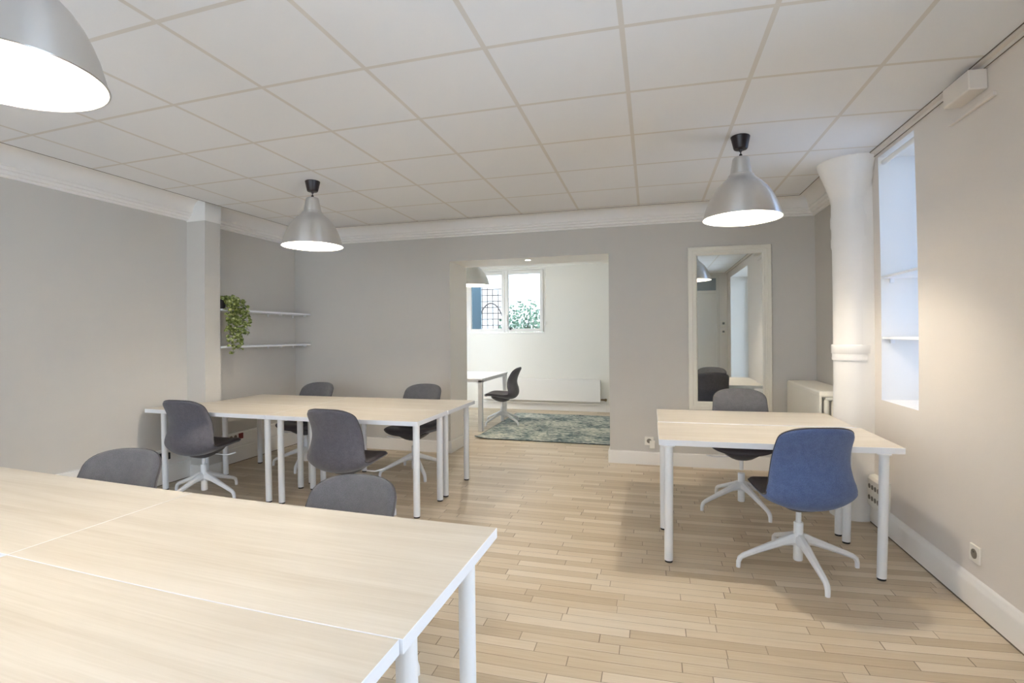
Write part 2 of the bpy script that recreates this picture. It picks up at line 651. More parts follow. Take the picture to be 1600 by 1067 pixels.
bm = bmesh.new()
DX0, DX1, DZ = -2.255, -0.42, 2.24
box(bm, XL - 0.25, DX0, YB, YB2, 0, 2.95)
box(bm, DX1, XR + 0.25, YB, YB2, 0, 2.95)
box(bm, DX0, DX1, YB, YB2, DZ, 2.95)
bm.normal_update()
for f in bm.faces:
    c = f.calc_center_median()
    if not (abs(f.normal.y + 1) < 0.01):
        f.material_index = 1
struct('wall_back', bm, [M['grey'], M['white']])

bm = bmesh.new()
T = 0.5
for y0, y1, z0, z1 in ((YR - 0.3, 0.02, 0, 2.95), (1.88, NY0, 0, 2.95), (0.02, 1.88, 0, 0.38), (0.02, 1.88, 2.50, 2.95), (NY1, 4.2, 0, 2.95), (NY0, NY1, 0, NZ0), (NY0, NY1, NZ1, 2.95)):
    box(bm, XR, XR + T, y0, y1, z0, z1)
box(bm, XR, XR + T, 4.2, YB, 0, 2.95, mi=1)
bm.normal_update()
for f in bm.faces:
    c = f.calc_center_median()
    if c.x > XR + 0.02 and (NY0 - 0.01 <= c.y <= NY1 + 0.01 or 0.01 <= c.y <= 1.89) and abs(f.normal.x) < 0.1:
        f.material_index = 2
struct('wall_right', bm, [M['rwall'], M['grey'], M['white']])

# boxed-in chase at the far end of the right wall
struct('wall_chase', bx(1.492, XR + 0.01, 4.1305, 4.5, 0, 2.85), M['white'])

# pilaster on the left wall
struct('wall_pilaster', bx(XL - 0.01, -4.15, 3.885, 4.072, 0, 2.512), M['grey'])
bm = bmesh.new()
box(bm, XL - 0.01, -4.145, 3.880, 4.077, 2.51, 2.85, bevel=0.002)
struct('trim_1', bm, M['white'])

# rear of the room: windows behind the camera, return wall with door on the right
bm = bmesh.new()
RW = ((-4.2, -2.15), (-1.95, 0.2))
xs = [XL - 0.25, RW[0][0], RW[0][1], RW[1][0], RW[1][1], 0.45]
for a, b in ((0, 1), (2, 3), (4, 5)):
    box(bm, xs[a], xs[b], YR - 0.3, YR, 0, 2.95)
for a, b in RW:
    box(bm, a, b, YR - 0.3, YR, 0, 0.25)
    box(bm, a, b, YR - 0.3, YR, 2.5, 2.95)
struct('wall_rear', bm, M['rwall'])
bm = bmesh.new()
box(bm, 0.40, 0.55, YR, -0.45, 0, 2.95)
box(bm, 0.40, XR, -0.60, -0.45, 0, 2.95)
struct('wall_rear_return', bm, M['white'])


def sash_window(name, x0, x1, z0, z1, y, depth, n_sash, handle=False, glass='glass'):
    """window in a wall of constant y; frame occupies y..y+depth*facing"""
    root = empty(name, ((x0 + x1) / 2, y, z0))
    root['kind'] = 'structure'
    cx = (x0 + x1) / 2

    def ring(bm, a, b, c, d, w, ya, yb, bev=0.004):
        box(bm, a, a + w, ya, yb, c, d, bevel=bev)
        box(bm, b - w, b, ya, yb, c, d, bevel=bev)
        box(bm, a + w, b - w, ya, yb, c, c + w, bevel=bev)
        box(bm, a + w, b - w, ya, yb, d - w, d, bevel=bev)
    W, H = (x1 - x0) / 2, z1 - z0
    bm = bmesh.new()
    ring(bm, -W, W, 0, H, 0.035, 0.0, depth)
    link('window_frame', bm, M['white'], root)
    sw = (2 * W - 0.07) / n_sash
    for i in range(n_sash):
        a = -W + 0.035 + i * sw
        b = a + sw
        bm = bmesh.new()
        ring(bm, a + 0.002, b - 0.002, 0.037, H - 0.037, 0.062, -0.012, depth * 0.7, 0.006)
        s = link('sash', bm, M['white'], root)
        link('pane', bx(a + 0.055, b - 0.055, depth * 0.25, depth * 0.25 + 0.006, 0.09, H - 0.09), M[glass], s)
    if handle:
        bm = bmesh.new()
        box(bm, 0.025, 0.055, -0.03, -0.012, H * 0.13, H * 0.27, bevel=0.004)
        box(bm, 0.030, 0.050, -0.055, -0.03, H * 0.20, H * 0.30, bevel=0.004)
        link('handle', bm, M['white'], root)
        link('lock', bx(0.085, 0.125, -0.03, -0.012, 0.075, 0.125, bevel=0.004), M['plate'], root)
        for s in (-1, 1):
            for z in (0.16, 0.62, 1.05):
                bm = bmesh.new()
                cyl(bm, (s * (W + 0.004), -0.012, z), (s * (W + 0.004), -0.012, z + 0.06), 0.008, n=10)
                link('hinge', bm, M['white'], root, smooth='auto')
    return root


sash_window('window_1', -3.36, -1.825, 1.39, 2.60, YA, 0.07, 2, handle=True, glass='oglass')  # clear panes, darkened so the trellis and shrub don't burn out
sash_window('window_3', RW[0][0], RW[0][1], 0.25, 2.5, YR - 0.15, 0.06, 2, glass='wglass')
sash_window('window_4', RW[1][0], RW[1][1], 0.25, 2.5, YR - 0.15, 0.06, 2, glass='wglass')

# niche glazing (outer side) : window_2
root = empty('window_2', (2.0, (NY0 + NY1) / 2, NZ0))
root['kind'] = 'structure'
bm = bmesh.new()
hw = (NY1 - NY0) / 2
for y0, y1, z0, z1 in ((-hw, -hw + 0.03, 0, NZ1 - NZ0), (hw - 0.03, hw, 0, NZ1 - NZ0), (-hw, hw, 0, 0.03), (-hw, hw, NZ1 - NZ0 - 0.03, NZ1 - NZ0)):
    box(bm, 0, 0.05, y0, y1, z0, z1)
link('window_frame', bm, M['white'], root)
link('pane', bx(0.02, 0.026, -hw + 0.03, hw - 0.03, 0.03, NZ1 - NZ0 - 0.03), M['nglass'], root)
bm = bmesh.new()
cyl(bm, (-0.385, -hw + 0.005, NZ1 - NZ0 - 0.035), (-0.385, hw - 0.005, NZ1 - NZ0 - 0.035), 0.018, n=16)
link('blind_roll', bm, M['white'], root, smooth='auto')

# large window in the right wall beside the viewer (outside the frame, seen in the mirror): window_5
root = empty('window_5', (XR + 0.36, 0.95, 0.38))
root['kind'] = 'structure'
bm = bmesh.new()
for y0, y1, z0, z1 in ((-0.93, -0.87, 0, 2.12), (0.87, 0.93, 0, 2.12), (-0.87, 0.87, 0, 0.06), (-0.87, 0.87, 2.06, 2.12), (-0.05, 0.05, 0.06, 2.06)):
    box(bm, 0, 0.06, y0, y1, z0, z1, bevel=0.004)
link('window_frame', bm, M['white'], root)
for a, b in ((-0.87, -0.05), (0.05, 0.87)):
    link('pane', bx(0.025, 0.031, a, b, 0.06, 2.06), M['rglass'], root)

# back room
bm = bmesh.new()
WX0, WX1, WZ0, WZ1 = -3.36, -1.825, 1.39, 2.60
box(bm, AXL - 0.3, WX0, YA, YA + 0.3, 0, ACEIL + 0.1)
box(bm, WX1, AXR + 0.3, YA, YA + 0.3, 0, ACEIL + 0.1)
box(bm, WX0, WX1, YA, YA + 0.3, 0, WZ0)
box(bm, WX0, WX1, YA, YA + 0.3, WZ1, ACEIL + 0.1)
struct('wall_annex_back', bm, M['annex'])
bm = bmesh.new()
box(bm, AXL - 0.3, AXL, YB2, 7.4, 0, ACEIL + 0.1)
box(bm, AXL - 0.3, AXL, 8.6, YA, 0, ACEIL + 0.1)
box(bm, AXL - 0.3, AXL, 7.4, 8.6, 2.25, ACEIL + 0.1)
struct('wall_annex_left', bm, M['annex'])
struct('wall_annex_right', bx(AXR, AXR + 0.3, YB2, YA, 0, ACEIL + 0.1), M['annex'])
root = empty('door_2', (AXL - 0.15, 8.0, 0))
root['kind'] = 'structure'
bm = bmesh.new()
for y0, y1, z0, z1 in ((-0.6, -0.53, 0, 2.25), (0.53, 0.6, 0, 2.25), (-0.53, 0.53, 2.18, 2.25), (-0.53, 0.53, 0, 0.2)):
    box(bm, 0, 0.06, y0, y1, z0, z1)
link('door_frame', bm, M['white'], root)
link('pane', bx(0.02, 0.026, -0.53, 0.53, 0.2, 2.18), M['dglass'], root)

# cornices (trim), mitred
CORN = [(0.0, 2.520), (0.020, 2.520), (0.024, 2.535), (0.042, 2.540), (0.046, 2.562), (0.062, 2.566), (0.066, 2.588), (0.076, 2.591),
        (0.078, 2.612), (0.087, 2.642), (0.106, 2.675), (0.138, 2.706), (0.184, 2.728), (0.240, 2.740), (0.250, 2.760), (0.0, 2.760)]
bm = bmesh.new()
sweep(bm, [(XL, YR), (XL, 3.882)], CORN, side=-1)
struct('trim_2', bm, M['white'], smooth='auto')
bm = bmesh.new()
sweep(bm, [(XL, 4.076), (XL, YB), (XR, YB), (XR, 4.20)], CORN, side=-1)
struct('trim_3', bm, M['white'], smooth='auto')
# thin shadow line where the tiles meet the cornices
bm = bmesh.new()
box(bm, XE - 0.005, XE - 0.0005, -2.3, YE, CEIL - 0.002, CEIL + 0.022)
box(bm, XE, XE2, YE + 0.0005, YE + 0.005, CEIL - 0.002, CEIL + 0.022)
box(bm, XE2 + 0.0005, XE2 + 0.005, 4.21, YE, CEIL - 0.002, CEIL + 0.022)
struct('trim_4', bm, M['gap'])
# ceiling edge angle along the right wall
bm = bmesh.new()
box(bm, XR - 0.040, XR - 0.0005, -0.45, 4.12, CEIL - 0.010, CEIL - 0.0005)
box(bm, XR - 0.010, XR - 0.0005, -0.45, 4.12, CEIL - 0.030, CEIL - 0.010)
box(bm, XR - 0.044, XR - 0.040, -0.45, 4.12, CEIL - 0.004, CEIL - 0.0005, mi=1)
box(bm, XR - 0.012, XR - 0.008, -0.45, 4.12, CEIL - 0.032, CEIL - 0.029, mi=1)
struct('trim_5', bm, [M['rwall'], M['gap']])

# skirtings
BB = [(0, 0), (0.018, 0), (0.018, 0.125), (0.014, 0.135), (0, 0.137)]
bm = bmesh.new()
sweep(bm, [(XL + 0.03, YB), (DX0, YB), (DX0, YB2), (DX0 - 0.5, YB2)], BB, side=-1)
struct('baseboard_back_left', bm, M['white'])
bm = bmesh.new()
sweep(bm, [(DX1 + 0.5, YB2), (DX1, YB2), (DX1, YB), (XR, YB)], BB, side=-1)
struct('baseboard_back_right', bm, M['white'])
bm = bmesh.new()
sweep(bm, [(XR, 4.12), (XR, -0.45)], [(0, 0.010), (0.028, 0.010), (0.028, 0.118), (0.024, 0.132), (0.018, 0.139), (0.016, 0.146), (0.008, 0.155), (0, 0.157)], side=-1)
box(bm, XR - 0.026, XR, -0.45, 4.12, 0.0, 0.010, mi=1)
struct('baseboard_right', bm, [M['white'], M['gap']], smooth='auto')
bm = bmesh.new()
TR = [(0, 0.008), (0.030, 0.008), (0.030, 0.165), (0.024, 0.170), (0.024, 0.178), (0.030, 0.183), (0.030, 0.318), (0.026, 0.326), (0, 0.328)]
sweep(bm, [(XL, YR), (XL, 3.885)], TR, side=-1)
box(bm, XL, XL + 0.028, YR, 3.885, 0, 0.008, mi=1)
struct('baseboard_left', bm, [M['white'], M['gap']])
bm = bmesh.new()
sweep(bm, [(XL, 4.072), (XL, YB)], TR, side=-1)
box(bm, XL, XL + 0.028, 4.072, YB, 0, 0.008, mi=1)
struct('baseboard_left_alcove', bm, [M['white'], M['gap']])
bm = bmesh.new()
sweep(bm, [(XL, 3.885), (-4.15, 3.885), (-4.15, 4.072), (XL, 4.072)], [(0, 0), (0.012, 0), (0.012, 0.12), (0, 0.122)], side=-1)
struct('baseboard_pilaster', bm, M['white'])
bm = bmesh.new()
sweep(bm, [(AXL, YA), (AXR, YA)], BB, side=-1)
struct('baseboard_annex', bm, M['white'])

# rear return door (seen in the mirror) with transom
root = empty('door_1', (0.98, -0.45, 0))
root['kind'] = 'structure'
bm = bmesh.new()
for x0, x1, z0, z1 in ((-0.44, -0.38, 0, 2.6), (0.38, 0.44, 0, 2.6), (-0.38, 0.38, 2.54, 2.6), (-0.38, 0.38, 2.22, 2.28)):
    box(bm, x0, x1, 0, 0.03, z0, z1, bevel=0.004)
link('door_frame', bm, M['door'], root)
dl = link('door_leaf', bx(-0.378, 0.378, 0, 0.016, 0.008, 2.218), M['door'], root)
link('transom_pane', bx(-0.378, 0.378, 0, 0.012, 2.282, 2.538), M['transom'], root)
bm = bmesh.new()
cyl(bm, (-0.32, 0.016, 1.02), (-0.32, 0.06, 1.02), 0.009, n=12)
cyl(bm, (-0.32, 0.055, 1.02), (-0.21, 0.055, 1.02), 0.008, n=12)
link('door_handle', bm, M['chrome'], dl, smooth='auto')


# ------------------------------------------------------------------ pendants
def make_lamp():
    root = empty('pendant_lamp')
    bm = bmesh.new()
    lathe(bm, [(0, 0), (0.058, 0), (0.060, -0.004), (0.044, -0.078), (0.040, -0.084), (0.012, -0.086), (0.008, -0.100), (0, -0.101)], 40)
    link('ceiling_canopy', bm, M['bplastic'], root, smooth='auto')
    bm = bmesh.new()
    cyl(bm, (0, 0, -0.10), (0, 0, -0.132), 0.0035, n=10)
    lathe(bm, [(0, -0.114), (0.008, -0.116), (0.010, -0.124), (0.008, -0.132), (0, -0.134)], 16)
    link('cord', bm, M['black'], root, smooth='auto')
    prof = [(0.0, -0.134), (0.034, -0.136), (0.046, -0.140), (0.052, -0.150), (0.068, -0.243), (0.070, -0.250), (0.080, -0.256),
            (0.083, -0.268), (0.098, -0.284), (0.125, -0.306), (0.152, -0.334), (0.178, -0.370), (0.200, -0.412), (0.218, -0.455),
            (0.232, -0.500), (0.2415, -0.536)]
    bm = bmesh.new()
    lathe(bm, prof, 96)
    sh = link('lamp_shade', bm, M['alu'], root, smooth='auto')
    bm = bmesh.new()
    inn = [(max(0.0, r - 0.003), z - 0.003) for r, z in prof if z < -0.245]
    lathe(bm, [(0, inn[0][1])] + inn[:-1] + [(0.2385, -0.536)], 96)
    link('reflector', bm, M['inner'], sh, smooth='auto')
    bm = bmesh.new()
    a = [(0.2385 + 0.0035 + 0.0035 * math.cos(t), -0.536 + 0.0035 * math.sin(t)) for t in [2 * PI * i / 8 for i in range(8)]]
    lathe(bm, a, 96, close=True)
    link('rim', bm, M['alu'], sh, smooth=True)
    bm = bmesh.new()
    lathe(bm, [(0, -0.262), (0.014, -0.262), (0.015, -0.30), (0.028, -0.34), (0.034, -0.365), (0.028, -0.395), (0.014, -0.408), (0, -0.41)], 24)
    link('bulb', bm, M['bulb'], root, smooth=True)
    return root


lamp = make_lamp()
for i, (p, lab) in enumerate([
    ((-2.669, 3.562, CEIL), 'spun aluminium dome pendant over the middle group of tables'),
    ((0.584, 3.524, CEIL), 'spun aluminium dome pendant over the tables by the mirror'),
    ((-1.72, 0.92, CEIL), 'large cropped aluminium dome pendant over the nearest table, top left'),
    ((-2.42, 6.75, ACEIL), 'spun aluminium dome pendant in the back room in front of the window')]):
    o = lamp if i == 0 else copy_tree(lamp)
    o.location = p
    tag(o, lab, 'pendant lamp', 'spun aluminium dome pendants')

# downlight in the opening's soffit
root = empty('recessed_downlight', (-1.348, 5.65, DZ))
tag(root, 'small round recessed downlight in the soffit of the wide wall opening', 'downlight')
bm = bmesh.new()
lathe(bm, [(0.033, 0.0), (0.045, 0.0), (0.045, -0.004), (0.034, -0.006), (0.033, 0.0)], 32)
link('trim_ring', bm, M['white'], root, smooth='auto')
bm = bmesh.new()
lathe(bm, [(0, -0.002), (0.033, -0.002), (0.033, -0.001), (0, -0.001)], 32)
link('light_disc', bm, M['spot'], root)


# ------------------------------------------------------------------ tables
LEGR = 0.0255


def make_table(name, x0, x1, y0, y1, top, legs, label, group, wood='wood', cat='table'):
    cx, cy = (x0 + x1) / 2, (y0 + y1) / 2
    root = empty(name, (cx, cy, 0))
    tag(root, label, cat, group)
    bm = bmesh.new()
    fs = box(bm, x0 - cx, x1 - cx, y0 - cy, y1 - cy, top - 0.034, top, mi=1)
    bmesh.ops.bevel(bm, geom=bm.edges[:], offset=0.0012, segments=1, affect='EDGES')
    bm.normal_update()
    for f in bm.faces:
        f.material_index = 0 if f.normal.z > 0.95 else 1
    link('tabletop', bm, [M[wood], M['edge']], root)
    for lx, ly in legs:
        bm = bmesh.new()
        lx -= cx
        ly -= cy
        cyl(bm, (lx, ly, 0.012), (lx, ly, top - 0.040), LEGR, n=28)
        cyl(bm, (lx, ly, top - 0.040), (lx, ly, top - 0.034), 0.036, n=28)
        lg = link('leg', bm, M['legw'], root, smooth='auto')
        bm = bmesh.new()
        cyl(bm, (lx, ly, 0.0), (lx, ly, 0.0125), 0.023, n=24)
        link('foot_cap', bm, M['black'], lg, smooth='auto')
    return root


make_table('desk_table', 0.048, 1.360, 3.150, 3.768, 0.74, [(0.105, 3.165), (1.255, 3.156), (0.089, 3.690), (1.247, 3.678)],
           'pale oak table with white edge nearest the blue chair, beside the right wall', 'tables below the mirror')
make_table('desk_table', 0.052, 1.330, 3.771, 4.392, 0.7445, [(0.098, 3.83), (1.243, 3.810), (0.098, 4.292), (1.20, 4.292)],
           'pale oak table pushed behind the blue chair’s table, nearer the mirror', 'tables below the mirror')
G = 'tables in the middle group'
make_table('desk_table', -3.000, -1.650, 3.385, 3.940, 0.74, [(-2.925, 3.475), (-1.705, 3.475), (-2.925, 3.88), (-1.690, 3.878)],
           'front right pale oak table of the middle group, its corner nearest the open floor', G)
make_table('desk_table', -2.998, -1.640, 3.943, 4.612, 0.74, [(-2.80, 4.530), (-1.690, 4.505), (-2.925, 4.03), (-1.690, 3.998)],
           'back right pale oak table of the middle group, beside the opening to the back room', G)
make_table('desk_table', -4.325, -3.003, 3.385, 3.940, 0.74, [(-4.20, 3.475), (-3.055, 3.475), (-4.10, 3.83), (-3.055, 3.88)],
           'front left pale oak table of the middle group, in front of the pilaster', G)
make_table('desk_table', -4.12, -3.001, 3.943, 4.612, 0.74, [(-4.06, 4.03), (-3.055, 4.03), (-4.09, 4.53), (-3.055, 4.53)],
           'back left pale oak table of the middle group, below the two wall shelves', G)
G = 'tables in the foreground group'
make_table('desk_table', -1.797, -0.490, 0.943, 1.588, 0.74, [(-1.73, 1.03), (-0.535, 1.04), (-1.73, 1.50), (-0.535, 1.425)],
           'large pale oak foreground table whose right corner points at the open floor', G)
make_table('desk_table', -3.105, -1.7985, 0.943, 1.588, 0.74, [(-3.03, 1.04), (-1.87, 1.04), (-3.03, 1.55), (-1.87, 1.55)],
           'pale oak foreground table at the far left, left of the long seam', G)
make_table('desk_table', -1.797, -0.498, 0.290, 0.9415, 0.7395, [(-1.73, 0.37), (-0.55, 0.37), (-1.73, 0.85), (-0.545, 0.865)],
           'pale oak foreground table closest to the viewer, cut by the bottom edge', G)

for o in list(C.objects):
    if o.get('group') == G:                     # the whole group stands at a slight angle
        piv = Vector((-0.49, 1.585, 0))
        rot = Matrix.Rotation(math.radians(-0.8), 4, 'Z')
        o.location = piv + (rot @ (o.location - piv))
        o.rotation_euler = (0, 0, math.radians(-0.8))

# white table in the back room with square legs
root = empty('white_table', (-3.05, 7.42, 0))
tag(root, 'white square-legged table in the back room under the window', 'table')
X0, X1, Y0, Y1, TZ = -0.80, 0.76, -0.66, 0.66, 0.753
bm = bmesh.new()
box(bm, X0, X1, Y0, Y1, TZ - 0.022, TZ, bevel=0.003)
link('tabletop', bm, M['edge'], root)
bm = bmesh.new()
for a in ((X0 + 0.01, X1 - 0.01, Y0 + 0.01, Y0 + 0.035), (X0 + 0.01, X1 - 0.01, Y1 - 0.035, Y1 - 0.01), (X0 + 0.01, X0 + 0.035, Y0 + 0.035, Y1 - 0.035), (X1 - 0.035, X1 - 0.01, Y0 + 0.035, Y1 - 0.035)):
    box(bm, *a, TZ - 0.055, TZ - 0.023)
link('apron', bm, M['legw'], root)
for sx in (0, 1):
    for sy in (0, 1):
        bm = bmesh.new()
        xa = (X0 + 0.01) if sx == 0 else (X1 - 0.07)
        ya = (Y0 + 0.01) if sy == 0 else (Y1 - 0.07)
        box(bm, xa, xa + 0.06, ya, ya + 0.06, 0.0, TZ - 0.023, bevel=0.003)
        # rounded gusset towards the table middle
        dx = 1 if sx == 0 else -1
        xe = xa + 0.06 if sx == 0 else xa
        pts = [(xe, TZ - 0.0551)] + [(xe + dx * 0.045 * (1 - math.cos(t)), TZ - 0.0551 - 0.045 * (1 - math.sin(t))) for t in [PI / 2 * k / 5 for k in range(5, -1, -1)]]
        fy = ya + 0.002 if sy == 0 else ya + 0.03
        f0 = [bm.verts.new((x, fy, z)) for x, z in pts]
        f1 = [bm.verts.new((x, fy + 0.028, z)) for x, z in pts]
        n = len(pts)
        for k in range(n):
            bm.faces.new([f0[k], f0[(k + 1) % n], f1[(k + 1) % n], f1[k]])
        bm.faces.new(f0)
        bm.faces.new(list(reversed(f1)))
        link('leg', bm, M['legw'], root)


# ------------------------------------------------------------------ swivel chair
PROF = [(0.250, 0.428), (0.234, 0.446), (0.205, 0.456), (0.16, 0.455), (0.10, 0.446), (0.04, 0.434), (-0.02, 0.422), (-0.08, 0.411), (-0.13, 0.407),
        (-0.182, 0.416), (-0.220, 0.444), (-0.238, 0.492), (-0.234, 0.548), (-0.217, 0.603), (-0.209, 0.655), (-0.218, 0.712), (-0.240, 0.772), (-0.266, 0.830), (-0.288, 0.872)]
HW = [0.205, 0.212, 0.222, 0.232, 0.240, 0.244, 0.247, 0.250, 0.250, 0.247, 0.247, 0.246, 0.239, 0.226, 0.214, 0.207, 0.203, 0.200, 0.196]
LIFT = [0.000, 0.004, 0.010, 0.018, 0.028, 0.038, 0.048, 0.058, 0.068, 0.078, 0.086, 0.090, 0.090, 0.087, 0.080, 0.070, 0.059, 0.048, 0.038]


def catmull(vals, t):
    n = len(vals) - 1
    i = min(int(t), n - 1)
    f = t - i
    p = [np.array(vals[max(0, min(n, i + k))], float) for k in (-1, 0, 1, 2)]
    return 0.5 * (2 * p[1] + (p[2] - p[0]) * f + (2 * p[0] - 5 * p[1] + 4 * p[2] - p[3]) * f * f + (3 * p[1] - p[0] - 3 * p[2] + p[3]) * f ** 3)


def shell_grid(nu=22, nv=64):
    # arc-length table of the profile
    tt = np.linspace(0, len(PROF) - 1, 400)
    pts = np.array([catmull(PROF, t) for t in tt])
    seg = np.r_[0, np.cumsum(np.hypot(*np.diff(pts, axis=0).T))]
    Ltot = seg[-1]
    zone_f, zone_b = 0.10, 0.115
    # parameter samples dense at the ends
    ss = np.concatenate([zone_f * (1 - np.cos(np.linspace(0, PI / 2, 12)))[:-1], np.linspace(zone_f, Ltot - zone_b, nv - 22)[:-1],
                         Ltot - zone_b + zone_b * np.sin(np.linspace(0, PI / 2, 12))])
    rows = []
    for s in ss:
        t = np.interp(s, seg, tt)
        y, z = catmull(PROF, t)
        y2, z2 = catmull(PROF, min(t + 0.05, len(PROF) - 1.0001))
        y1, z1 = catmull(PROF, max(t - 0.05, 0))
        dy, dz = y2 - y1, z2 - z1
        l = math.hypot(dy, dz)
        ny, nz = dz / l, -dy / l          # normal towards the sitter
        w = float(catmull(HW, t))
        lf = float(catmull(LIFT, t))
        k = 1.0
        if s < zone_f:
            q = 1 - s / zone_f
            k = (max(0.0, 1 - q ** 2.6)) ** (1 / 2.6)
            k = max(k, 0.04)
        elif s > Ltot - zone_b:
            q = (s - (Ltot - zone_b)) / zone_b
            k = (max(0.0, 1 - q ** 2.3)) ** (1 / 2.3)
            k = max(k, 0.04)
        row = []
        for i in range(nu + 1):
            u = -1 + 2 * i / nu
            uu = math.sin(u * PI / 2) * 0.55 + u * 0.45
            x = uu * w * k
            a = abs(uu * k)
            off = lf * a ** 2.2
            row.append((x, y + ny * off, z + nz * off))
        rows.append((row, (ny, nz), s, Ltot))
    return rows


ROWS = shell_grid()
TH = 0.042


def shell_part(bm, r0, r1, close0, close1):
    """two skins with rounded border; material 0 = outer skin, 1 = inner skin"""
    V = [[Vector(p) for p in r[0]] for r in ROWS]
    nr, nc = len(V), len(V[0])
    inner, outer = {}, {}
    for i in range(r0, r1 + 1):
        for j in range(nc):
            a = V[min(i + 1, nr - 1)][j] - V[max(i - 1, 0)][j]
            b = V[i][min(j + 1, nc - 1)] - V[i][max(j - 1, 0)]
            n = b.cross(a)
            if n.length < 1e-9:
                n = Vector((0, *ROWS[i][1]))
            n.normalize()
            if n.dot(Vector((0, *ROWS[i][1]))) < 0:
                n = -n
            uj = abs(-1 + 2 * j / (nc - 1))
            s, L = ROWS[i][2], ROWS[i][3]
            e = min(1.0, min(s, L - s) / 0.035)
            t = TH * 0.5 * max(0.12, (1 - uj ** 7) ** 0.5) * max(0.12, (1 - (1 - e) ** 2) ** 0.5)
            inner[i, j] = bm.verts.new(V[i][j] + n * t)
            outer[i, j] = bm.verts.new(V[i][j] - n * t)
    for i in range(r0, r1):
        for j in range(nc - 1):
            f = bm.faces.new([inner[i, j], inner[i, j + 1], inner[i + 1, j + 1], inner[i + 1, j]])
            f.material_index = 1
            f = bm.faces.new([outer[i, j], outer[i + 1, j], outer[i + 1, j + 1], outer[i, j + 1]])
        for j in (0, nc - 1):
            bm.faces.new([inner[i, j], inner[i + 1, j], outer[i + 1, j], outer[i, j]] if j == 0 else [inner[i, j], outer[i, j], outer[i + 1, j], inner[i + 1, j]])
    for i, c in ((r0, close0), (r1, close1)):
        if c:
            for j in range(nc - 1):
                bm.faces.new([inner[i, j], outer[i, j], outer[i, j + 1], inner[i, j + 1]] if i == r0 else [inner[i, j], inner[i, j + 1], outer[i, j + 1], outer[i, j]])
    bmesh.ops.recalc_face_normals(bm, faces=bm.faces[:])


SPLIT = next(i for i, r in enumerate(ROWS) if r[0][11][1] < -0.105)


